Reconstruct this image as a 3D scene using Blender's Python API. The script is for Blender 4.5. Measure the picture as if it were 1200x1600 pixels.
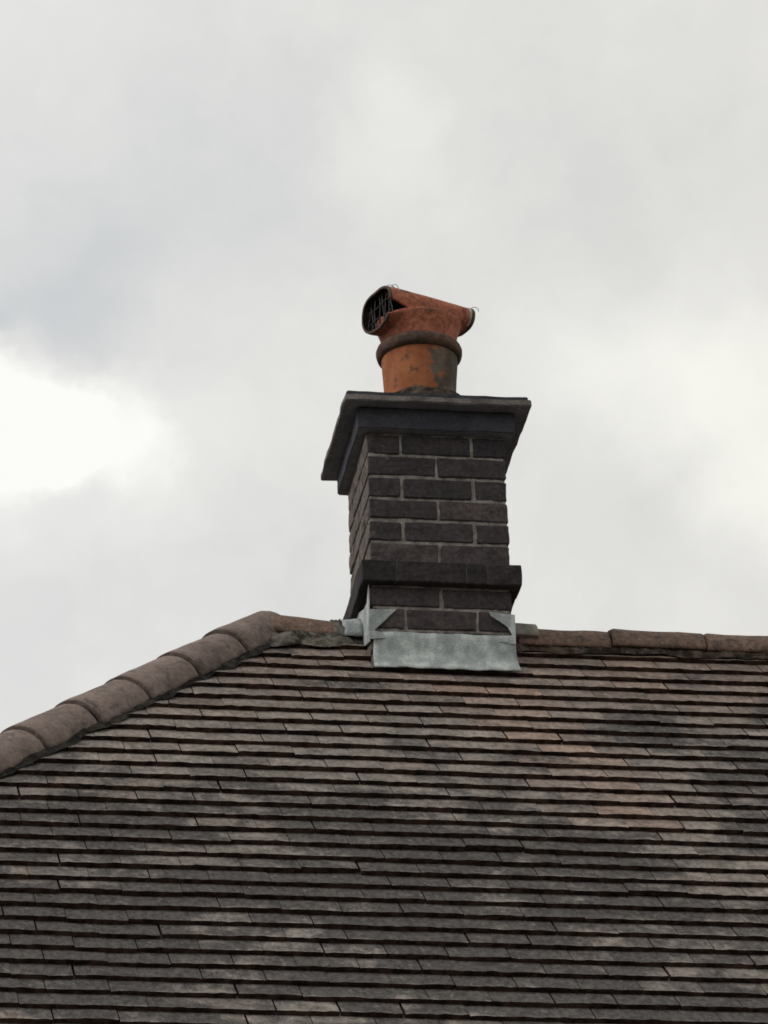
import bpy, bmesh, math, random
from mathutils import Vector, Matrix, noise

# ------------------------------------------------------------------ clearing
for o in list(bpy.data.objects):
    bpy.data.objects.remove(o, do_unlink=True)
SC = bpy.context.scene
COL = SC.collection
R = math.radians
H = 8.155                       # height of the chimney's own zero above the ground

# ------------------------------------------------------------------ camera
YAW, PITCH, ROLL = R(8.82), R(25.24), R(1.61)
cy, sy, cp, sp = math.cos(YAW), math.sin(YAW), math.cos(PITCH), math.sin(PITCH)
FW = Vector((sy * cp, cy * cp, sp))
RT = Vector((cy, -sy, 0))
UP = RT.cross(FW)
RT2 = RT * math.cos(ROLL) - UP * math.sin(ROLL)
UP2 = RT * math.sin(ROLL) + UP * math.cos(ROLL)
cam = bpy.data.cameras.new('camera')
cam.sensor_fit = 'VERTICAL'
cam.sensor_height = 24.0
cam.lens = 7900 / 1600 * 24.0
cam.clip_start = 0.1
cam.clip_end = 3000
co = bpy.data.objects.new('camera', cam)
COL.objects.link(co)
M = Matrix((RT2, UP2, -FW)).transposed().to_4x4()
M.translation = Vector((-2.141, -14.108, -6.555 + H))
co.matrix_world = M
SC.camera = co


def ray(px, py):
    """direction in the place for a spot of the photograph (used only to find cloud directions in the sky)"""
    return (RT2 * ((px - 600) / 7900) + UP2 * ((800 - py) / 7900) + FW).normalized()


# ------------------------------------------------------------------ world: overcast sky with soft cloud masses
SUN_EL, SUN_AZ = R(38), R(-98)        # azimuth measured from +Y, positive towards +X
world = bpy.data.worlds.new('World')
SC.world = world
world.use_nodes = True
nt = world.node_tree
nt.nodes.clear()


def N(tree, t, **kw):
    n = tree.nodes.new(t)
    for k, v in kw.items():
        if k.startswith('i_'):
            n.inputs[k[2:].replace('_', ' ')].default_value = v
        else:
            setattr(n, k, v)
    return n


def math_node(tree, op, a, b=None, c=None, clamp=False):
    n = tree.nodes.new('ShaderNodeMath')
    n.operation = op
    n.use_clamp = clamp
    for i, v in enumerate((a, b, c)):
        if v is None:
            continue
        if isinstance(v, (int, float)):
            n.inputs[i].default_value = v
        else:
            tree.links.new(v, n.inputs[i])
    return n.outputs[0]


def maprange(tree, v, a, b, c=0.0, d=1.0, smooth=True):
    n = tree.nodes.new('ShaderNodeMapRange')
    n.interpolation_type = 'SMOOTHSTEP' if smooth else 'LINEAR'
    tree.links.new(v, n.inputs['Value'])
    n.inputs['From Min'].default_value = a
    n.inputs['From Max'].default_value = b
    n.inputs['To Min'].default_value = c
    n.inputs['To Max'].default_value = d
    return n.outputs[0]


def mixc(tree, f, a, b, mode='MIX'):
    n = tree.nodes.new('ShaderNodeMix')
    n.data_type = 'RGBA'
    n.blend_type = mode
    n.clamp_factor = True
    for sock, v in ((n.inputs[0], f), (n.inputs[6], a), (n.inputs[7], b)):
        if isinstance(v, (int, float)):
            sock.default_value = v
        elif isinstance(v, tuple):
            sock.default_value = (*v, 1) if len(v) == 3 else v
        else:
            tree.links.new(v, sock)
    return n.outputs[2]


def noise_tex(tree, vec, scale, detail=4, rough=0.55, dist=0.0):
    n = tree.nodes.new('ShaderNodeTexNoise')
    n.inputs['Scale'].default_value = scale
    n.inputs['Detail'].default_value = detail
    n.inputs['Roughness'].default_value = rough
    n.inputs['Distortion'].default_value = dist
    tree.links.new(vec, n.inputs['Vector'])
    return n


tc = N(nt, 'ShaderNodeTexCoord')
D0 = tc.outputs['Generated']
def warp(src, scale, amp, detail=5):
    nz = noise_tex(nt, src, scale, detail, 0.55)
    off = nt.nodes.new('ShaderNodeVectorMath'); off.operation = 'SUBTRACT'
    nt.links.new(nz.outputs['Color'], off.inputs[0]); off.inputs[1].default_value = (.5, .5, .5)
    scl = nt.nodes.new('ShaderNodeVectorMath'); scl.operation = 'SCALE'; scl.inputs['Scale'].default_value = amp
    nt.links.new(off.outputs[0], scl.inputs[0])
    add = nt.nodes.new('ShaderNodeVectorMath'); add.operation = 'ADD'
    nt.links.new(src, add.inputs[0]); nt.links.new(scl.outputs[0], add.inputs[1])
    return add.outputs[0]


DW = warp(D0, 48, .022, 6)
n1 = noise_tex(nt, DW, 34, 5, 0.5)
n2 = noise_tex(nt, DW, 110, 5, 0.6)
val = math_node(nt, 'MULTIPLY_ADD', n1.outputs['Fac'], 0.16, 0.648)
val = math_node(nt, 'MULTIPLY_ADD', n2.outputs['Fac'], 0.055, val)
# cloud masses: (direction by spot, angular radius in px, brightness change, edge hardness)
BLOBS = [((-20, 640), 150, .26, .45), ((90, 675), 95, .22, .35), ((190, 670), 105, .20, .40), ((215, 770), 120, .07, .1), ((40, 790), 150, .07, .1),
         ((300, 660), 120, .05, 0), ((1170, 620), 190, .14, .15), ((1030, 600), 170, .09, .1), ((1220, 800), 130, .12, .2), ((900, 590), 170, .05, 0),
         ((90, 450), 240, -.075, 0), ((330, 300), 330, -.055, 0), ((12, 506), 42, -.10, 0), ((590, 230), 120, .055, .2), ((630, 150), 80, .03, .1),
         ((1050, 790), 110, -.035, .1), ((330, 860), 240, -.02, 0), ((950, 250), 300, -.03, 0), ((60, 40), 260, .03, 0), ((400, 560), 200, .03, 0)]
for (px, py), r_, amp, hard in BLOBS:
    dn = nt.nodes.new('ShaderNodeVectorMath'); dn.operation = 'DISTANCE'
    nt.links.new(DW, dn.inputs[0]); dn.inputs[1].default_value = ray(px, py)
    m = maprange(nt, dn.outputs['Value'], r_ / 7900 * hard, r_ / 7900 * 1.2, 1.0, 0.0)
    val = math_node(nt, 'MULTIPLY_ADD', m, amp, val)
val = math_node(nt, 'MINIMUM', val, .985)
# warm and creamy in the thin bright parts, bluish in the thick grey ones
sep = N(nt, 'ShaderNodeSeparateXYZ'); nt.links.new(D0, sep.inputs[0])
warm = maprange(nt, sep.outputs['X'], .03, .26, 0.0, 1.0, False)
cool = maprange(nt, val, .62, .78, 1.0, 0.0)
bright = maprange(nt, val, .78, .95, 0.0, 1.0)
tintc = mixc(nt, warm, (.999, 1.0, .986), (1.012, 1.0, .950))
tintc = mixc(nt, math_node(nt, 'MULTIPLY', cool, math_node(nt, 'SUBTRACT', 1.0, warm)), tintc, (.965, 1.0, 1.030))
tintc = mixc(nt, bright, tintc, mixc(nt, warm, (1.0, 1.0, .978), (1.012, 1.0, .915)))
# unseen sky behind the viewer and low down is dimmed to shape the light
back = maprange(nt, sep.outputs['Y'], -0.75, 0.55, 0.92, 1.0)
low = maprange(nt, sep.outputs['Z'], 0.0, 0.28, 0.55, 1.0)
val = math_node(nt, 'MULTIPLY', val, back)
val = math_node(nt, 'MULTIPLY', val, low)
val10 = math_node(nt, 'MULTIPLY', val, 10.0)
cmb = nt.nodes.new('ShaderNodeVectorMath'); cmb.operation = 'SCALE'
nt.links.new(tintc, cmb.inputs[0]); nt.links.new(val10, cmb.inputs['Scale'])
sky = N(nt, 'ShaderNodeTexSky', sky_type='NISHITA', sun_disc=False)
sky.sun_elevation = SUN_EL
sky.sun_rotation = SUN_AZ
mix = mixc(nt, .985, sky.outputs[0], cmb.outputs[0])
bg = N(nt, 'ShaderNodeBackground')
bg.inputs['Strength'].default_value = 0.1
nt.links.new(mix, bg.inputs['Color'])
wo = N(nt, 'ShaderNodeOutputWorld')
nt.links.new(bg.outputs[0], wo.inputs[0])

sun = bpy.data.lights.new('sun', 'SUN')
sun.energy = 1.1
sun.angle = R(20)
sun.color = (1, .96, .9)
so = bpy.data.objects.new('sun', sun)
COL.objects.link(so)
sd = Vector((math.sin(SUN_AZ) * math.cos(SUN_EL), math.cos(SUN_AZ) * math.cos(SUN_EL), math.sin(SUN_EL)))
so.rotation_euler = sd.to_track_quat('Z', 'Y').to_euler()
so.location = (0, 0, 30)

vs = SC.view_settings
vs.view_transform = 'Standard'
vs.look = 'None'
vs.exposure = 0
vs.gamma = 1
SC.render.engine = 'CYCLES'
SC.cycles.use_denoising = True
SC.cycles.max_bounces = 6
SC.cycles.filter_width = 1.7
SC.cycles.pixel_filter_type = 'BLACKMAN_HARRIS'


# ------------------------------------------------------------------ materials
def new_mat(name, rough=.9, spec=.3):
    m = bpy.data.materials.new(name)
    m.use_nodes = True
    t = m.node_tree
    b = t.nodes['Principled BSDF']
    b.inputs['Roughness'].default_value = rough
    b.inputs['Specular IOR Level'].default_value = spec
    tcn = t.nodes.new('ShaderNodeTexCoord')
    return m, t, b, tcn.outputs['Object']


def bump(t, b, h, strength=.5, dist=.004):
    n = t.nodes.new('ShaderNodeBump')
    n.inputs['Strength'].default_value = strength
    n.inputs['Distance'].default_value = dist
    t.links.new(h, n.inputs['Height'])
    t.links.new(n.outputs[0], b.inputs['Normal'])


def attr(t):
    a = t.nodes.new('ShaderNodeAttribute'); a.attribute_name = 'tint'
    s = t.nodes.new('ShaderNodeSeparateColor'); t.links.new(a.outputs['Color'], s.inputs[0])
    return s.outputs


def scaled(t, vec, sc):
    m = t.nodes.new('ShaderNodeMapping'); m.inputs['Scale'].default_value = sc
    t.links.new(vec, m.inputs['Vector'])
    return m.outputs[0]


def mat_tiles():
    m, t, b, P = new_mat('clay_roof_tiles', .92, .25)
    a = attr(t)                       # 0 brightness, 1 redness, 2 algae share
    base = mixc(t, a[0], (.160, .136, .121), (.285, .250, .224))
    red = mixc(t, a[0], (.19, .122, .098), (.32, .218, .168))
    base = mixc(t, a[1], base, red)
    # uneven firing and weather staining inside each tile
    ns = noise_tex(t, scaled(t, P, (1, .7, .7)), 17, 6, .66)
    st_ = maprange(t, ns.outputs['Fac'], .34, .66, .72, 1.18)
    mo = noise_tex(t, scaled(t, P, (1, .45, .45)), 62, 5, .75)
    mo_ = maprange(t, mo.outputs['Fac'], .32, .68, .68, 1.28)
    k = math_node(t, 'MULTIPLY', st_, mo_)
    vm = t.nodes.new('ShaderNodeVectorMath'); vm.operation = 'SCALE'
    t.links.new(base, vm.inputs[0]); t.links.new(k, vm.inputs['Scale'])
    base = vm.outputs[0]
    # algae: big blotches, more of them where the attribute says so
    nb = noise_tex(t, P, 3.4, 8, .66)
    nm = noise_tex(t, scaled(t, P, (1, .5, .5)), 24, 7, .76)
    v = math_node(t, 'MULTIPLY_ADD', nm.outputs['Fac'], .95, nb.outputs['Fac'])
    v = math_node(t, 'SUBTRACT', v, .12)
    v = math_node(t, 'MULTIPLY_ADD', a[2], .62, v)
    alg = maprange(t, v, 1.00, 1.30, 0, .88)
    base = mixc(t, alg, base, mixc(t, maprange(t, mo.outputs['Fac'], .34, .66), (.026, .023, .023), (.088, .079, .074)))
    # pale lichen crusts
    vor = noise_tex(t, scaled(t, P, (1, .5, .5)), 52, 3, .7)
    lich = maprange(t, vor.outputs['Fac'], .60, .68, 0, .30)
    base = mixc(t, lich, base, (.31, .305, .28))
    t.links.new(base, b.inputs['Base Color'])
    bump(t, b, math_node(t, 'ADD', mo.outputs['Fac'], ns.outputs['Fac']), .8, .006)
    return m


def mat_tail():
    """the broken lower edges of the tiles, dark with moss and algae, and with their shade painted into the colour"""
    m, t, b, P = new_mat('mossy_shaded_tile_edge', 1, .1)
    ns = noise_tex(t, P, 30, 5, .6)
    c = mixc(t, maprange(t, ns.outputs['Fac'], .35, .7), (.020, .013, .011), (.095, .055, .042))  # moss and algae tones, darkened further by painted shade of the downward edges
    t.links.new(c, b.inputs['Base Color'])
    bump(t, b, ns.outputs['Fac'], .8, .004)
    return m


def mat_clay(name, c1, c2, dirtc=(.05, .045, .042), dirt=.5, sc=9, lich=.15, rough=.85, mot=.42):
    m, t, b, P = new_mat(name, rough, .3)
    oi = t.nodes.new('ShaderNodeObjectInfo')
    ad = t.nodes.new('ShaderNodeVectorMath'); ad.operation = 'MULTIPLY_ADD'
    t.links.new(oi.outputs['Random'], ad.inputs[0]); ad.inputs[1].default_value = (17, 11, 5)
    t.links.new(P, ad.inputs[2])
    Q = ad.outputs[0]
    n_ = noise_tex(t, Q, sc, 6, .6)
    c = mixc(t, maprange(t, n_.outputs['Fac'], .35, .65), c1, c2)
    c = mixc(t, math_node(t, 'MULTIPLY', oi.outputs['Random'], .35), c, mixc(t, .6, c, c2))
    d = noise_tex(t, Q, sc * 1.9, 7, .68)
    c = mixc(t, maprange(t, d.outputs['Fac'], .50, .68, 0, dirt), c, dirtc)
    l = noise_tex(t, Q, sc * 5, 4, .7)
    c = mixc(t, maprange(t, l.outputs['Fac'], .58, .70, 0, lich), c, (.30, .29, .26))
    f = noise_tex(t, Q, 62, 5, .75)
    kk = maprange(t, f.outputs['Fac'], .30, .70, 1 - mot, 1 + mot)
    vm = t.nodes.new('ShaderNodeVectorMath'); vm.operation = 'SCALE'
    t.links.new(c, vm.inputs[0]); t.links.new(kk, vm.inputs['Scale'])
    t.links.new(vm.outputs[0], b.inputs['Base Color'])
    bump(t, b, math_node(t, 'ADD', f.outputs['Fac'], d.outputs['Fac']), .7, .006)
    return m


def mat_brick(name, k=1.0):
    m, t, b, P = new_mat(name, .9, .25)
    a = attr(t)
    base = mixc(t, a[0], (.046 * k, .039 * k, .043 * k), (.108 * k, .084 * k, .082 * k))
    n_ = noise_tex(t, P, 22, 6, .65)
    base = mixc(t, maprange(t, n_.outputs['Fac'], .40, .66, 0, .6), base, (.030 * k, .027 * k, .030 * k))
    l = noise_tex(t, P, 70, 4, .7)
    # weathered left cheek, painted paler still for the brighter light on that side
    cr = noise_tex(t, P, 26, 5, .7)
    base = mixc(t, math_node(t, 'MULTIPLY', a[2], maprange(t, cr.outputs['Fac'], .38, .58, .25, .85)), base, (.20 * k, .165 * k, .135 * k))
    f = noise_tex(t, P, 60, 5, .75)
    kk = maprange(t, f.outputs['Fac'], .30, .70, .66, 1.32)
    vm = t.nodes.new('ShaderNodeVectorMath'); vm.operation = 'SCALE'
    t.links.new(base, vm.inputs[0]); t.links.new(kk, vm.inputs['Scale'])
    base = mixc(t, maprange(t, l.outputs['Fac'], .58, .70, 0, .45), vm.outputs[0], (.17 * k, .155 * k, .14 * k))
    t.links.new(base, b.inputs['Base Color'])
    bump(t, b, math_node(t, 'ADD', n_.outputs['Fac'], l.outputs['Fac']), .6, .005)
    return m


def mat_simple(name, c1, c2, sc=14, rough=.9, spec=.3, bmp=.5, lo=.35, hi=.65, stretch=(1, 1, 1), metal=0.0, dist=.005):
    m, t, b, P = new_mat(name, rough, spec)
    Q = scaled(t, P, stretch)
    n_ = noise_tex(t, Q, sc, 7, .62)
    c = mixc(t, maprange(t, n_.outputs['Fac'], lo, hi), c1, c2)
    f = noise_tex(t, P, sc * 8, 3, .65)
    c = mixc(t, .25, c, mixc(t, maprange(t, f.outputs['Fac'], .3, .7), (.05, .05, .05), (.55, .55, .55)), 'OVERLAY')
    t.links.new(c, b.inputs['Base Color'])
    b.inputs['Metallic'].default_value = metal
    bump(t, b, math_node(t, 'ADD', n_.outputs['Fac'], f.outputs['Fac']), bmp, dist)
    return m


def mat_pot():
    m, t, b, P = new_mat('weathered_pot_clay', .85, .3)
    n_ = noise_tex(t, P, 9, 5, .6)
    c = mixc(t, maprange(t, n_.outputs['Fac'], .35, .65), (.30, .092, .036), (.43, .155, .066))
    sx = t.nodes.new('ShaderNodeSeparateXYZ'); t.links.new(P, sx.inputs[0])
    g = noise_tex(t, P, 13, 6, .65)
    v = math_node(t, 'MULTIPLY_ADD', sx.outputs['X'], 3.0, g.outputs['Fac'])
    c = mixc(t, maprange(t, v, .53, .64, 0, .92), c, mixc(t, maprange(t, n_.outputs['Fac'], .4, .6), (.062, .056, .046), (.15, .135, .11)))
    s = noise_tex(t, P, 24, 5, .7)
    c = mixc(t, maprange(t, s.outputs['Fac'], .55, .64, 0, .7), c, (.09, .06, .045))
    t.links.new(c, b.inputs['Base Color'])
    bump(t, b, math_node(t, 'ADD', s.outputs['Fac'], g.outputs['Fac']), .5, .006)
    return m


MT = mat_tiles()
MTAIL = mat_tail()
MRIDGE = mat_clay('brown_ridge_clay', (.155, .105, .080), (.21, .135, .10), dirt=.8, lich=.5, sc=11)
MHIP = mat_clay('grey_brown_hip_clay', (.175, .130, .112), (.250, .192, .168), dirt=.65, sc=8, lich=.30, mot=.22)
MCOWL = mat_clay('red_cowl_clay', (.34, .105, .060), (.44, .155, .088), dirt=.75, sc=9, lich=.12)
MPOT = mat_pot()
MCOLLAR = mat_clay('sooty_clay_collar', (.070, .045, .035), (.14, .078, .054), dirt=.6)
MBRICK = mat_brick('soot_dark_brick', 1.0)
MBAND = mat_brick('smooth_dark_brick', .62)
MMORT = mat_simple('grey_pointing_mortar', (.22, .195, .175), (.46, .415, .38), 26, 1, .1, .8)
MBANDM = mat_simple('darkened_mortar', (.06, .056, .060), (.13, .12, .118), 30, 1, .1, .6)
MBED = mat_simple('crumbling_bedding_mortar', (.06, .050, .042), (.30, .275, .235), 26, 1, .1, .9, .40, .62, dist=.012)
MBEDD = mat_simple('mossy_bedding_mortar', (.022, .020, .018), (.085, .075, .062), 22, 1, .1, .9, .40, .66, dist=.012)
MBEDR = mat_simple('brown_bedding_mortar', (.040, .030, .024), (.17, .125, .10), 24, 1, .1, .9, .40, .64, dist=.012)
MUNDER = mat_simple('lightened_underside', (.19, .185, .215), (.26, .255, .29), 12, .9, .2, .35)  # undersides coloured paler to make up for the shade they lie in
MSLAB = mat_simple('stained_concrete', (.15, .13, .12), (.27, .24, .22), 18, .95, .2, .6)
MPAINT = mat_simple('dark_rendered_brick', (.050, .048, .058), (.075, .072, .086), 12, .9, .2, .35)
MLEAD = mat_simple('pale_weathered_lead', (.33, .365, .365), (.60, .635, .615), 19, .55, .45, .8, .36, .66, stretch=(1, 1, .6))
MSTUB = mat_simple('grey_clay_end_piece', (.20, .185, .155), (.34, .31, .27), 20, .95, .2, .5)
MGLINT = mat_simple('pale_rim_highlight', (.42, .38, .32), (.6, .56, .5), 30, .9, .2, .3)  # pale colour painted as the highlight on the cowl's far rim
MWIRE = mat_simple('dull_wire_mesh', (.035, .032, .032), (.075, .07, .07), 20, .6, .4, .2)
MINNER = mat_simple('sooty_flue', (.022, .018, .017), (.050, .040, .036), 20, 1, .05, .2)
MGRASS = mat_simple('ground_cover', (.065, .075, .050), (.12, .12, .095), 2, 1, .1, .2)
MWALL = mat_simple('brown_house_brick', (.11, .055, .04), (.17, .09, .065), 6, .95, .2, .4)


# ------------------------------------------------------------------ object helpers
def link(name, mesh, parent=None):
    o = bpy.data.objects.new(name, mesh)
    COL.objects.link(o)
    if parent is not None:
        o.parent = parent
    return o


def mesh_from(name, V, F, mats, fm=None, tint=None, smooth=False):
    me = bpy.data.meshes.new(name)
    me.from_pydata(V, [], F)
    for m in mats:
        me.materials.append(m)
    if fm:
        me.polygons.foreach_set('material_index', fm)
    if smooth:
        me.polygons.foreach_set('use_smooth', [True] * len(F))
    if tint:
        ca = me.color_attributes.new('tint', 'FLOAT_COLOR', 'POINT')
        flat = []
        for c in tint:
            flat += [c[0], c[1], c[2], 1.0]
        ca.data.foreach_set('color', flat)
    me.update()
    return me


def nn(x, y, z=0.0, s=1.0):
    return noise.noise(Vector((x * s, y * s, z * s)))


# ------------------------------------------------------------------ the house
house = bpy.data.objects.new('house', None)
COL.objects.link(house)
house['label'] = 'house with mossy brown clay tiled hipped roof and dark brick chimney'
house['category'] = 'house'
house.location = (0, 0, 0)

TH = R(42.79)
ct, st = math.cos(TH), math.sin(TH)
RY = .22                       # ridge line y
RZ = -.109 - .02               # apex height of the tile plane
AX = -.326                     # x of the hip apex
SLEN = 4.45                    # slope length
XR = 3.0                       # gable end on the right
S0 = .156
NC = 43
TW = .165


STAINS = [(.83, 1.0, .50, .34, .50), (-.02, 2.0, .35, .40, .45), (-.72, 2.2, .25, .22, .35), (-.19, 1.5, .22, .2, .3), (.5, 2.3, .55, .55, .28),
          (.30, 1.9, .40, .28, .38), (-.80, 2.65, .3, .16, .3), (.95, 1.7, .3, .3, .3)]


def algae(u, s, fine=True):
    """share of black algae at a spot of the roof"""
    a = .12 + max(0, min(1, (s - .35) / 1.9)) * .62 + .50 * nn(u * 1.9, s * 2.4, 5.5) + .42 * nn(u * 6, s * 6, 2.5) + .26 * nn(u * 15, s * 12, 7.5)
    if fine:
        for (cu, cs, ru, rs, am) in STAINS:
            a += am * max(0, 1 - math.hypot((u - cu) / ru, (s - cs) / rs))
    return a


def slope(O, U, DN, NM, umin, umax, seed, fine=True, course_noise=True):
    """clay plain tiles: O apex, U along the ridge, DN down the slope, NM normal. Every tile its own cambered slab."""
    rnd = random.Random(seed)
    V, F, FM, T = [], [], [], []
    nx = 8 if fine else 2
    nseg = (0.0, .013, .06, .14) if fine else (0.0, .14)
    for k in range(NC):
        s = S0 + .1 * k
        a0 = umin(s) if callable(umin) else umin
        a1 = umax(s) if callable(umax) else umax
        phase = (k % 2) * TW / 2 + rnd.uniform(-.006, .006)
        u = math.floor((a0 - .2) / TW) * TW + phase
        while u < a1 + .1:
            w = TW - (rnd.uniform(.0008, .0028) if rnd.random() < .75 else rnd.uniform(.003, .0065))
            du = rnd.gauss(0, .0007)
            ds = rnd.gauss(0, .0011)
            lift = abs(rnd.gauss(0, .0005))
            tiltx = rnd.gauss(0, .0005)        # one side higher
            rot = rnd.gauss(0, .0035)
            if rnd.random() < .025:
                ds += rnd.uniform(.006, .014)
            if rnd.random() < .02:
                ds -= rnd.uniform(.006, .016)
            thick = rnd.gauss(.0145, .0005)
            camber = rnd.uniform(.0002, .0012)
            # look of the tile
            uc = u + w / 2
            br = min(1, max(0, rnd.gauss(.52, .20)))
            up = max(0.0, 1 - s / 1.0)
            redn = max(0.0, rnd.gauss(.04 + .52 * up, .06 + .08 * up))
            stk = 0
            if fine:
                # a streak of newer orange tiles runs down from the chimney to the right
                ln = abs(uc - (.36 + (s - .65) * .25))
                if .50 < s < 1.75 and ln < .20:
                    redn += max(0, rnd.gauss(.75, .25)) * (1 - ln / .20)
                    stk = .35 * (1 - ln / .20)
                    br = min(1, br + .25 * (1 - ln / .20))
            wob = .007 * nn(uc * .9, k * .05, 3.1) + .003 * nn(uc * 2.7, k * .35, 8.2)
            sag = .012 * nn(uc * .55, s * .5, 11.7)
            alg_t = rnd.gauss(0, .06) - stk
            b0 = len(V)
            cols = nx + 1
            for r_, d in enumerate(nseg):
                for i in range(cols):
                    f = i / nx
                    x = u + du + f * w + rot * d * .5
                    ssv = s + ds - d + rot * (f - .5) * w + wob
                    h = lift * (1 - d / .2) + tiltx * (f - .5) * 2 * (1 - d / .2) - d * thick / .1 - camber * (2 * f - 1) ** 2 + sag
                    if r_ == 0:
                        ssv += rnd.gauss(0, .0008)
                        h += rnd.gauss(0, .0007)
                        if i in (0, nx):
                            ssv -= abs(rnd.gauss(0, .0013)); h -= .0005
                    V.append(O + U * x + DN * ssv + NM * h)
                    T.append((br + (.12 if r_ == 0 else 0), min(1, redn), max(0, min(1, algae(x, ssv, fine) + alg_t - (.26 if r_ == 0 else 0)))))
            tail = len(V)
            for i in range(cols):
                f = i / nx
                p = V[b0 + i]
                V.append(p + NM * (-(thick + .0015) + rnd.gauss(0, .0004)) - DN * .0015)
                T.append((br, 0, 0))
            for r_ in range(len(nseg) - 1):
                for i in range(nx):
                    a = b0 + r_ * cols + i
                    F.append((a, a + 1, a + cols + 1, a + cols)); FM.append(0)
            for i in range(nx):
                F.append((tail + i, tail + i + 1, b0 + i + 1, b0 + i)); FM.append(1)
            # sides
            e = len(V)
            for i in (0, nx):
                for r_ in range(1, len(nseg)):
                    V.append(V[b0 + r_ * cols + i] - NM * thick); T.append((br, 0, 0))
            nr = len(nseg) - 1
            for q, i in enumerate((0, nx)):
                top = [b0 + r_ * cols + i for r_ in range(len(nseg))]
                bot = [tail + i] + [e + q * nr + j for j in range(nr)]
                for j in range(nr):
                    F.append((top[j], top[j + 1], bot[j + 1], bot[j])); FM.append(1)
            u += TW
    return V, F, FM, T


def bisect(me, co_, no_):
    bm = bmesh.new(); bm.from_mesh(me)
    bmesh.ops.bisect_plane(bm, geom=bm.verts[:] + bm.edges[:] + bm.faces[:], plane_co=co_, plane_no=no_, clear_outer=True)
    bm.to_mesh(me); bm.free()


def join(name, meshes):
    bm = bmesh.new()
    for m in meshes:
        bm.from_mesh(m)
    me = bpy.data.meshes.new(name)
    for m in meshes[0].materials:
        me.materials.append(m)
    bm.to_mesh(me); bm.free()
    return me


A = Vector((AX, RY, RZ))
Vx, Fx, FMx, Tx = slope(Vector((0, RY, RZ)), Vector((1, 0, 0)), Vector((0, -ct, -st)), Vector((0, -st, ct)),
                        lambda s: AX - s * ct, XR, 7)
m_front = mesh_from('front', Vx, Fx, [MT, MTAIL], FMx, Tx)
bisect(m_front, A, Vector((-1, 1, 0)))
bisect(m_front, Vector((XR, 0, 0)), Vector((1, 0, 0)))
Vx, Fx, FMx, Tx = slope(A, Vector((0, 1, 0)), Vector((-ct, 0, -st)), Vector((-st, 0, ct)),
                        lambda s: -s * ct, lambda s: s * ct, 8, fine=False)
m_hip = mesh_from('hipside', Vx, Fx, [MT, MTAIL], FMx, Tx)
bisect(m_hip, A, Vector((1, -1, 0)))
bisect(m_hip, A, Vector((1, 1, 0)))
Vx, Fx, FMx, Tx = slope(Vector((0, RY, RZ)), Vector((1, 0, 0)), Vector((0, ct, -st)), Vector((0, st, ct)),
                        lambda s: AX - s * ct, XR, 9, fine=False)
m_back = mesh_from('rear', Vx, Fx, [MT, MTAIL], FMx, Tx)
bisect(m_back, A, Vector((-1, -1, 0)))
bisect(m_back, Vector((XR, 0, 0)), Vector((1, 0, 0)))
# felted boarding below the tiles closes the roof
e = SLEN
zb = -.045
V = [Vector((AX, RY, RZ + zb)), Vector((XR, RY, RZ + zb)), Vector((XR, RY - e * ct, RZ - e * st + zb)), Vector((AX - e * ct, RY - e * ct, RZ - e * st + zb)),
     Vector((AX - e * ct, RY + e * ct, RZ - e * st + zb)), Vector((XR, RY + e * ct, RZ - e * st + zb))]
m_board = mesh_from('boarding', V, [(0, 3, 2, 1), (0, 4, 3), (0, 1, 5, 4), (3, 4, 5, 2), (1, 2, 5)], [MT, MTAIL], [1] * 5, [(0, 0, 0)] * 6)
roof_me = join('roof', [m_front, m_hip, m_back, m_board])
roof = link('roof', roof_me, house)
roof.location = (0, 0, H)
roof['label'] = 'mossy brown plain clay tile roof, streaked with paler and orange tiles'

# walls
hx0, hx1 = AX - e * ct + .35, XR
hy0, hy1 = RY - e * ct + .35, RY + e * ct - .35
ztop = RZ - (e - .35 / ct) * st + H - .08
bm = bmesh.new()
vs_ = [bm.verts.new(p) for p in ((hx0, hy0, 0), (hx1, hy0, 0), (hx1, hy1, 0), (hx0, hy1, 0), (hx0, hy0, ztop), (hx1, hy0, ztop), (hx1, hy1, ztop), (hx0, hy1, ztop))]
for f in ((0, 1, 5, 4), (1, 2, 6, 5), (2, 3, 7, 6), (3, 0, 4, 7)):
    bm.faces.new([vs_[i] for i in f])
me = bpy.data.meshes.new('wall'); bm.to_mesh(me); bm.free(); me.materials.append(MWALL)
link('wall', me, house)

# ------------------------------------------------------------------ ground
g = mesh_from('ground', [(-1500, -1500, 0), (1500, -1500, 0), (1500, 1500, 0), (-1500, 1500, 0)], [(0, 1, 2, 3)], [MGRASS])
go = link('ground', g)
go['kind'] = 'structure'


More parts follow.
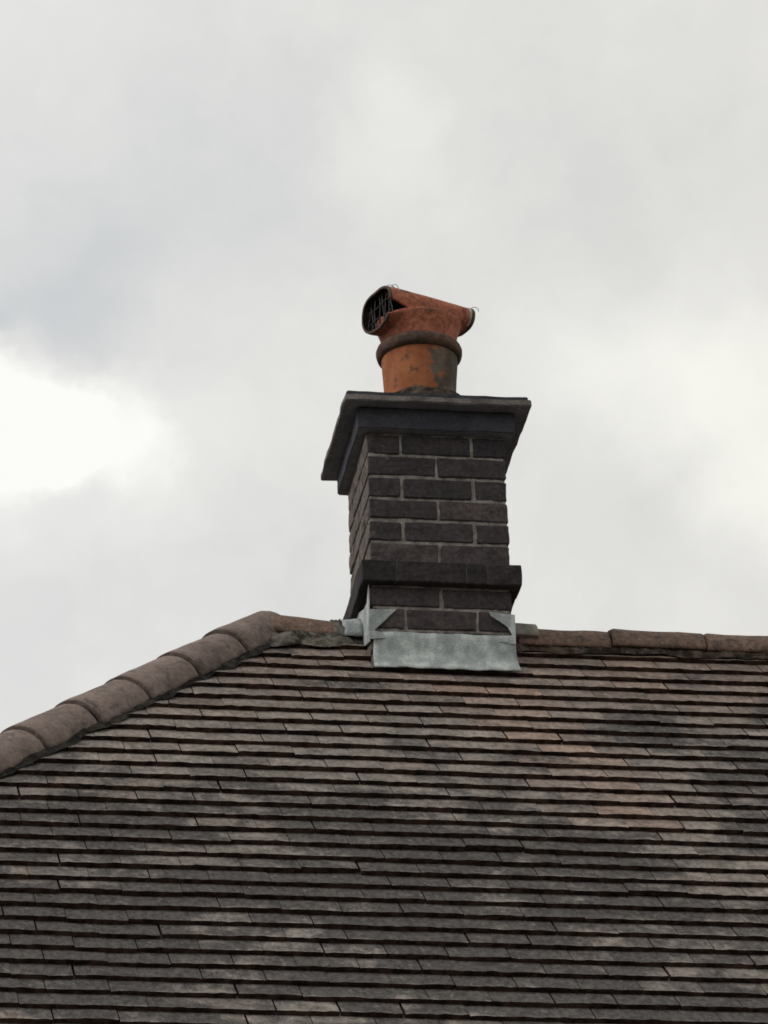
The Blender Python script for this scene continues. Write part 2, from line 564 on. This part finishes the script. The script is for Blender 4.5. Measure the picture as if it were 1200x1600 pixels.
# ------------------------------------------------------------------ ridge and hip tiles
def half_round(name, length, r0, r1, mats, seed, arc=85, thick=.013, nl=8, na=22, rough=.0012, nib=0.0):
    """half-round tile: axis along +X from 0 to length, crown up"""
    V, F = [], []
    rnd = random.Random(seed)
    for i in range(nl + 1):
        f = i / nl
        rr = r0 + (r1 - r0) * f
        if i in (0, nl):
            rr -= .0015
        rr += nib if i == 1 else 0
        for j in range(na + 1):
            a = R(-arc + 2 * arc * j / na)
            q = rr + rough * nn(f * 4 + seed * 3.3, a * 3, seed) * 2
            xx = (f if i != 1 else f * .35) * length + (rough * 1.6 * nn(a * 4, seed, f) if i in (0, nl) else 0)
            V.append((xx, q * math.sin(a), q * math.cos(a)))
    n1_ = len(V)
    for (x, y, z) in list(V):
        l_ = math.hypot(y, z); k = (l_ - thick) / l_
        V.append((x, y * k, z * k))
    c = na + 1
    for i in range(nl):
        for j in range(na):
            a = i * c + j
            F.append((a, a + c, a + c + 1, a + 1))
            F.append((n1_ + a, n1_ + a + 1, n1_ + a + c + 1, n1_ + a + c))
    for i in range(nl):
        for j in (0, na):
            a = i * c + j
            F.append((a, a + c, n1_ + a + c, n1_ + a) if j == na else (a + c, a, n1_ + a, n1_ + a + c))
    for j in range(na):
        F.append((j + 1, j, n1_ + j, n1_ + j + 1) if False else (j, j + 1, n1_ + j + 1, n1_ + j))
        a = nl * c + j
        F.append((a + 1, a, n1_ + a, n1_ + a + 1))
    me_ = mesh_from(name, V, F, mats)
    me_.polygons.foreach_set('use_smooth', [i < 2 * nl * na for i in range(len(F))])
    return me_


RC = -.213                       # ridge tile axis height
ridge_grp = 'half round clay tiles along the ridge'
rm = [half_round('ridge_tile', .297, .0955, .0955, [MRIDGE], sd_, nib=.004) for sd_ in (1, 2, 3)]
proto = link('ridge_tile', rm[0], roof)
proto.location = (.480, RY, RC)
proto['group'] = ridge_grp
x = .480 + .302
i = 1
while x < XR - .2:
    c = proto.copy()
    c.data = rm[i % 3]
    COL.objects.link(c)
    c.parent = roof
    rr = random.Random(i)
    c.location = (x, RY + rr.uniform(-.003, .003), RC + rr.uniform(-.002, .003) + .004 * (i % 2))
    c.rotation_euler = (0, R(rr.uniform(-.5, .5)), R(rr.uniform(-.4, .4)))
    x += .302
    i += 1
# the one left of the chimney climbs a little to the hip
rl = link('ridge_tile', half_round('ridge_tile', .24, .098, .095, [MRIDGE], 5), roof)
rl.location = (-.300, RY, RC + .020)
rl.rotation_euler = (0, math.atan2(.022, .24), 0)
rl['group'] = ridge_grp
rl['label'] = 'orange brown ridge tile between the hip and the chimney'

# hip tiles: axis below the crest line seen against the sky
dh = Vector((-1, -1, -.93)).normalized()
side = Vector((-1, 1, 0)).normalized()
nph = side.cross(dh)
if nph.z < 0:
    nph = -nph
vdir = ray(200, 1050)
mm = vdir.cross(dh).normalized()
RH = .107
delta = RH / abs(nph.dot(mm))
hip0 = Vector((AX, RY, -.076)) - nph * delta
hip_grp = 'half round clay tiles down the left hip'
hm = [half_round('hip_tile', .2755, RH - .0065, RH + .003, [MHIP], 10 + q) for q in range(3)]
yax = nph.cross(dh)
B = Matrix((dh, yax, nph)).transposed()


def hip_place(o, t, q):
    rr = random.Random(q + 50)
    Mh = B.to_4x4() @ Matrix.Rotation(R(rr.uniform(-.5, .5)), 4, 'Y') @ Matrix.Rotation(R(rr.uniform(-.5, .5)), 4, 'Z')
    Mh.translation = hip0 + dh * t + nph * rr.uniform(-.002, .003)
    o.matrix_basis = Mh


ph = link('hip_tile', hm[0], roof)
ph['group'] = hip_grp
hip_place(ph, -.004, 0)
for q in range(1, 15):
    c = ph.copy(); c.data = hm[q % 3]
    COL.objects.link(c); c.parent = roof
    hip_place(c, -.004 + .2845 * q, q)


def ragged_strip(name, pts_fn, n, prof, mat, seed, amp=.006, parent=roof):
    """lumpy mortar bed: pts_fn(f, g) gives the point, f along, g across"""
    V, F = [], []
    for i in range(n + 1):
        for j in range(prof + 1):
            p, nrm = pts_fn(i / n, j / prof)
            k = nn(p.x * 14 + seed, p.y * 14, p.z * 14) + .6 * nn(p.x * 45 + seed, p.y * 45, p.z * 45)
            edge = 1 if 0 < j < prof else .3
            V.append(p + nrm * amp * k * edge)
    c = prof + 1
    for i in range(n):
        for j in range(prof):
            a = i * c + j
            F.append((a, a + c, a + c + 1, a + 1))
    return link(name, mesh_from(name, V, F, [mat], smooth=True), parent)


SN = Vector((0, -st, ct))


def ridge_bed(x0, x1, dz0=0.0, out=.026):
    def fn(f, g):
        x = x0 + (x1 - x0) * f
        dz = dz0 * (1 - f)
        # from inside the tile edge out and down on to the slope
        y = RY - .086 - (.012 + out * (.45 + .9 * nn(x * 13, 4.4))) * g
        ztop_ = RC + .012 + dz
        zs = RZ - (RY - y) * st / ct - .004
        z = ztop_ * (1 - g) + zs * g + .004 * math.sin(g * math.pi)
        return Vector((x, y, z)), Vector((0, -.7, .7))
    return fn


o = ragged_strip('bedding_mortar', ridge_bed(.449, XR), 420, 5, MBEDR, 3, .009)
o = ragged_strip('bedding_mortar', ridge_bed(-.335, -.006, .028, .044), 70, 6, MBED, 9, .009)
o['label'] = 'crumbling pale mortar under the short ridge tile beside the hip'


def back_bed(f, g):
    x = AX + (XR - AX) * f
    y = RY + .080 + .04 * g
    z = (RC + .030) * (1 - g) + (RZ - (y - RY) * st / ct - .004) * g
    return Vector((x, y, z)), Vector((0, .7, .7))


ragged_strip('bedding_mortar', back_bed, 60, 3, MBEDD, 5)


FV = yax if yax.x > 0 else -yax        # points to the front slope


def hip_bed(sgn):
    def fn(f, g):
        t = -.02 + 4.2 * f
        w = RH * .93 + (.020 + .016 * nn(t * 11, 7.7 * sgn)) * g
        p = hip0 + dh * t + FV * (sgn * w)
        # height on the slope there
        zt = p.z + RH * .22 * nph.z
        if sgn > 0:
            zs = RZ - (RY - p.y) * st / ct
        else:
            zs = RZ - (AX - p.x) * st / ct
        z = (zt) * (1 - g) + (zs - .002) * g
        return Vector((p.x, p.y, z)), nph
    return fn


ragged_strip('bedding_mortar', hip_bed(1), 300, 5, MBEDD, 13, .008)
ragged_strip('bedding_mortar', hip_bed(-1), 120, 4, MBEDD, 14, .008)

# ------------------------------------------------------------------ chimney
W, C_ = .44, .075


def box_bm(bm, x0, x1, y0, y1, z0, z1, jit=0.0, rnd=None, tint=None, lay=None, mi=0):
    vv = []
    for z in (z0, z1):
        for (x, y) in ((x0, y0), (x1, y0), (x1, y1), (x0, y1)):
            j = (rnd.gauss(0, jit), rnd.gauss(0, jit), rnd.gauss(0, jit)) if rnd else (0, 0, 0)
            v = bm.verts.new((x + j[0], y + j[1], z + j[2]))
            if lay is not None:
                v[lay] = (*tint, 1)
            vv.append(v)
    fs = []
    for f in ((3, 2, 1, 0), (4, 5, 6, 7), (0, 1, 5, 4), (1, 2, 6, 5), (2, 3, 7, 6), (3, 0, 4, 7)):
        ff = bm.faces.new([vv[i] for i in f]); ff.material_index = mi
        fs.append(ff)
    return fs


def roughen(bm, amp, sc, cuts=0):
    if cuts:
        bmesh.ops.subdivide_edges(bm, edges=bm.edges[:], cuts=cuts, use_grid_fill=True)
    for v in bm.verts:
        p = v.co
        v.co = p + Vector((nn(p.x * sc + 3, p.y * sc, p.z * sc), nn(p.x * sc, p.y * sc + 7, p.z * sc), nn(p.x * sc, p.y * sc, p.z * sc + 5))) * amp


def brick_mesh(name, rows, mats, seed, bev=.0035, jit=.0012):
    """rows: list of (z0, list of (x0,x1,y0,y1)); bricks only"""
    rnd = random.Random(seed)
    bm = bmesh.new()
    lay = bm.verts.layers.float_color.new('tint')
    for z0, z1, bricks in rows:
        for (x0, x1, y0, y1) in bricks:
            t = (min(1, max(0, rnd.gauss(.5, .28))), rnd.random(), 0)
            px_, py_ = rnd.gauss(0, .0007), rnd.gauss(0, .0007)
            box_bm(bm, x0 + px_, x1 + px_, y0 + py_, y1 + py_, z0, z1, jit, rnd, t, lay)
    bmesh.ops.bevel(bm, geom=bm.edges[:], offset=bev, segments=1, affect='EDGES', profile=.5)
    bmesh.ops.subdivide_edges(bm, edges=[e_ for e_ in bm.edges if e_.calc_length() > .05], cuts=3, use_grid_fill=True)
    roughen(bm, .0024, 34)
    roughen(bm, .0012, 110)
    return bm


DZ = W


def rowA(o=0.0):
    a, b, w, j = 0 - o, W + o, .1025, .010
    mid = W / 2
    return [(a, mid - j / 2, a, a + w), (mid + j / 2, b, a, a + w), (a, mid - j / 2, b - w, b), (mid + j / 2, b, b - w, b),
            (a, a + w, a + w + j, b - w - j), (b - w, b, a + w + j, b - w - j)]


def rowB():
    w, j = .1025, .010
    mid = W / 2
    return [(0, w, 0, mid - j / 2), (0, w, mid + j / 2, W), (W - w, W, 0, mid - j / 2), (W - w, W, mid + j / 2, W),
            (w + j, W - w - j, 0, w), (w + j, W - w - j, W - w, W)]


rows = []
for k in range(-8, 6):
    if k == -1:
        continue
    z0 = k * C_
    rows.append((z0 + .005, z0 + C_ - .005, rowA() if k % 2 == 0 else rowB()))
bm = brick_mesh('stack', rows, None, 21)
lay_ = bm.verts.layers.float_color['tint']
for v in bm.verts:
    if v.co.x < .0015:  # left cheek takes the paler colour that carries the side light
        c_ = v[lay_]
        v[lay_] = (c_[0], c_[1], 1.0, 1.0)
# mortar body inside, a few millimetres back
nb = len(bm.faces)
bm2 = bmesh.new()
box_bm(bm2, .0052, W - .0052, .0052, W - .0052, -.62, 6 * C_ + .001)
bmesh.ops.subdivide_edges(bm2, edges=bm2.edges[:], cuts=30, use_grid_fill=True)
for v in bm2.verts:
    p = v.co
    v.co = p + Vector((nn(p.y * 60, p.z * 60, 1), nn(p.x * 60, p.z * 60, 2), 0)) * .0026
for f in bm2.faces:
    f.material_index = 1
tmp = bpy.data.meshes.new('t'); bm2.to_mesh(tmp); bm2.free()
bm.from_mesh(tmp)
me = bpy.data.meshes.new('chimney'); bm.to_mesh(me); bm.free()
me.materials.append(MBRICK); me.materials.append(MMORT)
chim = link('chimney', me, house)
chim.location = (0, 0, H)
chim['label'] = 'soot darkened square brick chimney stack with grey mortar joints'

# projecting band course
o_ = .030
z0, z1 = -C_ + .001, -.003
fr = [(-o_, .0745, -o_, .08), (.0785, .2965, -o_, .08), (.3005, .361, -o_, .08), (.365, W + o_, -o_, .08)]
sdl = [(-o_, .08, .084, .30), (-o_, .08, .304, W + o_)]
sdr = [(W - .08, W + o_, .084, .30), (W - .08, W + o_, .304, W + o_)]
bk = [(.084, .356, W - .08, W + o_)]
bm = brick_mesh('band', [(z0, z1, fr + sdl + sdr + bk)], None, 33, bev=.003, jit=.0008)
bm2 = bmesh.new(); box_bm(bm2, -o_ + .003, W + o_ - .003, -o_ + .003, W + o_ - .003, z0 + .002, z1 - .001)
for f in bm2.faces:
    f.material_index = 1
bm2.to_mesh(tmp); bm2.free(); bm.from_mesh(tmp)
me = bpy.data.meshes.new('brick_band'); bm.to_mesh(me); bm.free()
me.materials.append(MBAND); me.materials.append(MBANDM)
link('brick_band', me, chim)

# oversailing course under the slab, then the slab
bm = bmesh.new()
box_bm(bm, -o_, W + o_, -o_, W + o_, 6 * C_ + .002, 7 * C_)
bmesh.ops.bevel(bm, geom=bm.edges[:], offset=.004, segments=2, affect='EDGES')
bmesh.ops.subdivide_edges(bm, edges=[e_ for e_ in bm.edges if e_.calc_length() > .05], cuts=12, use_grid_fill=True)
roughen(bm, .0025, 18); roughen(bm, .0012, 70)
me = bpy.data.meshes.new('oversailing_course')
for f in bm.faces:
    f.material_index = 1 if f.normal.z < -.5 else 0
bm.to_mesh(me); bm.free(); me.materials.append(MPAINT); me.materials.append(MUNDER)
link('oversailing_course', me, chim)
so_ = .077
bm = bmesh.new()
box_bm(bm, -so_, W + so_, -so_, W + so_, 7 * C_ + .001, 7 * C_ + .022)
box_bm(bm, -so_ + .006, W + so_ - .010, -so_ + .006, W + so_ - .006, 7 * C_ + .0205, 7 * C_ + .036)
bmesh.ops.bevel(bm, geom=bm.edges[:], offset=.003, segments=2, affect='EDGES')
bmesh.ops.subdivide_edges(bm, edges=[e_ for e_ in bm.edges if e_.calc_length() > .05], cuts=16, use_grid_fill=True)
roughen(bm, .003, 14); roughen(bm, .0022, 60)
for f in bm.faces:
    f.material_index = 2 if f.normal.z < -.5 else 0
    if f.calc_center_median().z > 7 * C_ + .0235:
        f.material_index = 1
me = bpy.data.meshes.new('capping_slab'); bm.to_mesh(me); bm.free()
me.materials.append(MSLAB); me.materials.append(MPAINT); me.materials.append(MUNDER)
link('capping_slab', me, chim)


def lathe(bm, prof, n=72, cx=0, cy_=0, jitter=0.0, sc=12, mi=0, seed=0):
    rings = []
    for (r_, z) in prof:
        ring = []
        for i in range(n):
            a = 2 * math.pi * i / n
            q = r_ + jitter * nn(math.cos(a) * r_ * sc + seed, math.sin(a) * r_ * sc, z * sc)
            ring.append(bm.verts.new((cx + q * math.cos(a), cy_ + q * math.sin(a), z)))
        rings.append(ring)
    for a, b in zip(rings, rings[1:]):
        for i in range(n):
            j = (i + 1) % n
            f = bm.faces.new((a[i], a[j], b[j], b[i])); f.material_index = mi; f.smooth = True
    return rings


PX, PY = .211, .22
# mortar flaunching around the foot of the pot
bm = bmesh.new()
zf = 7 * C_ + .03
lathe(bm, [(.255, zf - .004), (.24, zf + .014), (.21, zf + .034), (.17, zf + .064), (.150, zf + .096), (.132, zf + .112), (.11, zf + .116)], 96, PX, PY, .022, 22)
me = bpy.data.meshes.new('flaunching'); bm.to_mesh(me); bm.free(); me.materials.append(MBEDR)
link('flaunching', me, chim)

# ------------------------------------------------------------------ chimney pot and cowl
bm = bmesh.new()
lathe(bm, [(.108, .54), (.112, .62), (.1155, .70), (.119, .75), (.1225, .80), (.1235, .830)], 80, 0, 0, .002, 14)
me = bpy.data.meshes.new('chimney_pot'); bm.to_mesh(me); bm.free(); me.materials.append(MPOT)
pot = link('chimney_pot', me, house)
pot.location = (PX, PY, H)
pot['label'] = 'orange terracotta chimney pot, grey with lichen down its right side'
bm = bmesh.new()
lathe(bm, [(.118, .822), (.129, .824), (.1365, .831), (.1395, .842), (.1395, .853), (.1360, .862), (.130, .868), (.124, .872), (.112, .874)], 80, 0, 0, .0022, 20)
me = bpy.data.meshes.new('collar'); bm.to_mesh(me); bm.free(); me.materials.append(MCOLLAR)
link('collar', me, pot)

# cowl: flared neck with a rim, and a tapering hood laid level across it
bm = bmesh.new()
lathe(bm, [(.121, .872), (.1225, .890), (.125, .905), (.1305, .922), (.1365, .936), (.1385, .943), (.1375, .949), (.131, .952),
           (.122, .948), (.115, .930), (.105, .89), (.104, .85)], 80, 0, 0, .0018, 16)
ax = Vector((.9208, .3904, 0))
hv = Vector((ax.y, -ax.x, 0))
zup = Vector((0, 0, 1))
#        t      zc     rh     rz
SEC = [(-.158, .968, .090, .070), (-.146, .968, .090, .071), (-.10, .970, .086, .072), (-.04, .974, .083, .071), (.03, .979, .079, .068), (.085, .986, .074, .060),
       (.13, .998, .069, .048), (.158, 1.004, .066, .041), (.166, 1.005, .067, .041), (.179, 1.006, .066, .040)]
n = 110


NOPEN = 12
T0, T1 = -.158, -.086


def ring_at(t, zc, rh, rz, k=0.0):
    """one ring of the hood; the first NOPEN steps follow the wedge that is cut from the near cheek"""
    out = []
    g_ = max(0.0, 1 - (t - T0) / (T1 - T0))
    lo = R(-12) - R(24) * g_ - R(.8)
    hi = R(-12) + R(17) * g_ + R(.8)
    for i in range(n):
        a = lo + (hi - lo) * i / NOPEN if i <= NOPEN else hi + (2 * math.pi - (hi - lo)) * (i - NOPEN) / (n - NOPEN)
        ca, sa = math.cos(a), math.sin(a)
        # boxy arch above, rounder below
        w_ = max(0.0, 1 - (t - T0) / .30)
        e_ = 2.2 + (.75 * w_ if sa > 0 else .1)
        q = (abs(ca) ** e_ + abs(sa) ** e_) ** (-1 / e_)
        jj = .0016 * nn(t * 18, a * 2, 4)
        p = ax * t + hv * ((rh - k + jj) * q * ca) + zup * ((rz - k + jj) * q * sa + zc)
        out.append(bm.verts.new(p))
    return out


def resample(sec, m_):
    out = []
    for i_ in range(m_ + 1):
        f_ = i_ / m_ * (len(sec) - 1)
        k_ = min(int(f_), len(sec) - 2); f_ -= k_
        out.append(tuple(sec[k_][c] * (1 - f_) + sec[k_ + 1][c] * f_ for c in range(4)))
    return out


NSUB = 9
SEC = resample(SEC, (len(SEC) - 1) * NSUB)
outer = [ring_at(*s_) for s_ in SEC]
inner = [ring_at(*s_, k=.0075) for s_ in SEC]


def skin(a, b, mi, flip=False, cut=False):
    for i in range(NOPEN if cut else 0, n):
        j = (i + 1) % n
        vs4 = (a[i], a[j], b[j], b[i])
        f = bm.faces.new(vs4[::-1] if flip else vs4); f.material_index = mi; f.smooth = True


for q_, (a, b) in enumerate(zip(outer, outer[1:])):
    skin(a, b, 2 if q_ < 6 else 0, cut=SEC[q_ + 1][0] < T1)
bm.faces.ensure_lookup_table()
for f in bm.faces[-2 * n * NSUB:-n * NSUB]:
    c_ = f.calc_center_median() - ax * .16 - zup * 1.004
    if c_.dot(hv) > .030 and abs(c_.z) < .034:
        f.material_index = 3            # painted highlight of the rim, just behind the far lip
for f in bm.faces[-n * NSUB:]:
    f.material_index = 2
for q_, (a, b) in enumerate(zip(inner, inner[1:])):
    cut_ = SEC[q_ + 1][0] < T1
    skin(a, b, 1, True, cut=cut_)
    if cut_:                                # the thickness of the clay along both edges of the wedge
        for i in (0, NOPEN):
            f = bm.faces.new((outer[q_][i], outer[q_ + 1][i], b[i], a[i])); f.material_index = 0
for a, b in ((outer[0], inner[0]), (outer[-1], inner[-1])):
    for i in range(NOPEN if a is outer[0] else 0, n):
        j = (i + 1) % n
        f = bm.faces.new((a[i], b[i], b[j], a[j])); f.material_index = 2
bmesh.ops.recalc_face_normals(bm, faces=bm.faces[:])
me = bpy.data.meshes.new('cowl'); bm.to_mesh(me); bm.free()
me.materials.append(MCOWL); me.materials.append(MINNER); me.materials.append(MCOLLAR); me.materials.append(MGLINT)
cowl = link('cowl', me, pot)
cowl['label'] = 'red clay hood with a wide barred mouth on its left'


def tube(bm, pts, r_, seg=6, mi=0):
    pts = [Vector(p) for p in pts]
    prev = None
    for i, p in enumerate(pts):
        d = (pts[min(i + 1, len(pts) - 1)] - pts[max(i - 1, 0)]).normalized()
        u_ = d.orthogonal().normalized() if prev is None else (prev_u - d * prev_u.dot(d)).normalized()
        prev_u = u_
        w_ = d.cross(u_)
        ring = [bm.verts.new(p + (u_ * math.cos(2 * math.pi * k / seg) + w_ * math.sin(2 * math.pi * k / seg)) * r_) for k in range(seg)]
        if prev:
            for k in range(seg):
                f = bm.faces.new((prev[k], prev[(k + 1) % seg], ring[(k + 1) % seg], ring[k])); f.material_index = mi; f.smooth = True
        prev = ring


# wire guards in both mouths: upright bars, two cross wires
for (t, zc, rh, rz, nb_, nm_) in ((-.140, .968, .081, .060, 8, 'the wide left mouth'), (.168, 1.005, .057, .032, 5, 'the small right mouth')):
    bm = bmesh.new()
    for i in range(nb_):
        hpos = -rh + 2 * rh * (i + .5 + .22 * math.sin(i * 5.1)) / nb_
        hh = rz * math.sqrt(max(0, 1 - (hpos / rh) ** 2)) * .99
        tube(bm, [ax * t + hv * (hpos + .006 * math.sin(i * 2.3 + s_ * 2)) + zup * (zc + s_ * hh) for s_ in (-1, -.3, .3, 1)], .0019)
    rw = random.Random(nb_)
    for zz in (-.4, .35):
        ww = rh * math.sqrt(1 - zz * zz)
        tube(bm, [ax * (t - .004) + hv * (s_ * ww) + zup * (zc + (zz + rw.uniform(-.1, .1)) * rz) for s_ in (-1, -.3, .4, 1)], .0013)
    # loose wire ends that fix the guard stick out over the lip
    for (ang, ln_) in (((72, .030), (52, .022), (160, .024)) if nb_ > 6 else ((80, .034), (40, .026))):
        a_ = R(ang)
        base_ = ax * (t + .004) + hv * (rh * (1.22 if nb_ > 6 else 1.1) * math.cos(a_)) + zup * (zc + rz * (1.26 if nb_ > 6 else 1.14) * math.sin(a_))
        outv = hv * math.cos(a_) + zup * math.sin(a_)
        tube(bm, [base_ - outv * .006, base_ + outv * .010 + ax * .002, base_ + outv * .014 + ax * ln_ * .5, base_ + outv * .009 + ax * ln_, base_ + outv * .002 + ax * (ln_ + .004)], .0011, 5)
    me = bpy.data.meshes.new('wire_guard'); bm.to_mesh(me); bm.free(); me.materials.append(MWIRE)
    wg = link('wire_guard', me, pot)
    wg['label'] = 'wire guard across ' + nm_ + ' of the clay hood'

# ------------------------------------------------------------------ lead flashing


def sheet(name, V, F, label=None, thick=.003, amp=.0015, cuts=3, mat=MLEAD):
    bm = bmesh.new()
    vv = [bm.verts.new(p) for p in V]
    for f in F:
        bm.faces.new([vv[i] for i in f])
    bmesh.ops.recalc_face_normals(bm, faces=bm.faces[:])
    bmesh.ops.triangulate(bm, faces=[f for f in bm.faces if len(f.verts) > 4])
    for _ in range(cuts):
        bmesh.ops.subdivide_edges(bm, edges=bm.edges[:], cuts=1, use_grid_fill=True)
    for v in bm.verts:
        p = v.co
        k = nn(p.x * 22, p.y * 22, p.z * 22) + .5 * nn(p.x * 60, p.y * 60, p.z * 60)
        v.co = p + Vector((0, -1, .4)) * amp * k
    me_ = bpy.data.meshes.new(name); bm.to_mesh(me_); bm.free()
    me_.materials.append(mat)
    o = link(name, me_, chim)
    md = o.modifiers.new('thickness', 'SOLIDIFY'); md.thickness = thick; md.offset = 0
    if label:
        o['label'] = label
    return o


def on_slope(y, h=.004):
    return RZ - (RY - y) * st / ct + h / ct


# front apron: upstand, then dressed over the tiles
V, F = [], []
prof = [(-.006, -.236), (-.007, -.255), (-.007, -.275), (-.008, -.295), (-.010, -.312), (-.018, -.326), (-.032, on_slope(-.032, .010)),
        (-.045, on_slope(-.045, .009)), (-.058, on_slope(-.058, .007))]
nxs = 28
for i in range(nxs + 1):
    f = i / nxs
    for j, (y, z) in enumerate(prof):
        wdn = j / (len(prof) - 1)
        x0_, x1_ = .006 - .010 * wdn, W + .006 + .008 * wdn
        x = x0_ + (x1_ - x0_) * f
        crease = .005 * math.exp(-((f - .375) / .02) ** 2) if j < 6 else 0
        dent = .0022 * nn(x * 20, z * 20, 6)
        zz = z + (.003 * nn(x * 17, 2.2) if j in (0, len(prof) - 1) else 0)
        dy = dent + crease
        V.append((x, y + dy - (.006 * nn(x * 15, 9) if j >= 6 else 0), zz + (.004 * abs(nn(x * 26, 1.7)) if j >= 6 else 0)))
for i in range(nxs):
    for j in range(len(prof) - 1):
        a = i * len(prof) + j
        F.append((a, a + len(prof), a + len(prof) + 1, a + 1))
me = mesh_from('lead_apron', V, F, [MLEAD], smooth=True)
la = link('lead_apron', me, chim)
md = la.modifiers.new('thickness', 'SOLIDIFY'); md.thickness = .0028; md.offset = 1
la['label'] = 'pale grey lead apron below the front of the stack'
# folded corner pieces on the front face
y = -.0085
sheet('lead_flashing', [(-.008, y, -.164), (.077, y, -.161), (.040, y, -.200), (.006, y, -.234), (.036, y - .001, -.247), (.038, y - .001, -.260), (-.008, y - .001, -.264), (-.009, y, -.21)],
      [(0, 1, 2, 3, 7), (7, 3, 4, 5, 6)], 'folded lead corner at the lower left of the stack')
sheet('lead_flashing', [(.368, y, -.159), (.448, y, -.166), (.449, y, -.22), (.448, y - .001, -.266), (.398, y - .001, -.258), (.400, y, -.247), (.430, y, -.243), (.437, y, -.232), (.425, y, -.208), (.402, y, -.190), (.372, y, -.172)],
      [(0, 1, 2, 7, 8, 9, 10), (7, 2, 3, 4, 5, 6)], 'curved lead corner at the lower right of the stack')
# left cheek upstand and the saddle over the ridge
xx = -.0075
sheet('lead_flashing', [(xx, -.006, -.080), (xx, -.006, -.27), (xx, .10, -.24), (xx, .22, -.12), (xx, .30, -.09), (xx, .22, -.075), (xx, .10, -.115), (xx, .035, -.125)],
      [(0, 1, 2, 7), (7, 2, 3, 6), (6, 3, 4, 5)], 'lead upstand on the left cheek of the stack')
V, F = [], []
na_ = 12
for i in range(5):
    x = -.072 + .062 * i / 4
    for j in range(na_ + 1):
        a = R(-30 + 112 * j / na_)
        rr = .101 + .004 * nn(x * 40, a * 3, 2) + .004 * (i / 4)
        V.append((x + .006 * nn(a * 4, 3), RY - rr * math.sin(a), RC + rr * math.cos(a)))
for i in range(4):
    for j in range(na_):
        a = i * (na_ + 1) + j
        F.append((a, a + na_ + 1, a + na_ + 2, a + 1))
me = mesh_from('lead_saddle', V, F, [MLEAD], smooth=True)
o = link('lead_saddle', me, chim)
md = o.modifiers.new('thickness', 'SOLIDIFY'); md.thickness = .003
o['label'] = 'lead saddle over the ridge left of the stack'
# short grey half round end piece right of the stack
st_me = half_round('ridge_end_piece', .094, .110, .108, [MSTUB], 31, arc=72, nl=6)
o = link('ridge_end_piece', st_me, roof)
o.location = (.452, RY, RC + .004)
o['label'] = 'short grey clay end piece against the right of the stack'
# mortar lump between saddle and ridge tile
st_me = half_round('mortar_fillet', .034, .100, .103, [MBED], 37, arc=84, nl=6, rough=.005)
o = link('mortar_fillet', st_me, roof)
o.location = (-.100, RY, RC + .001)
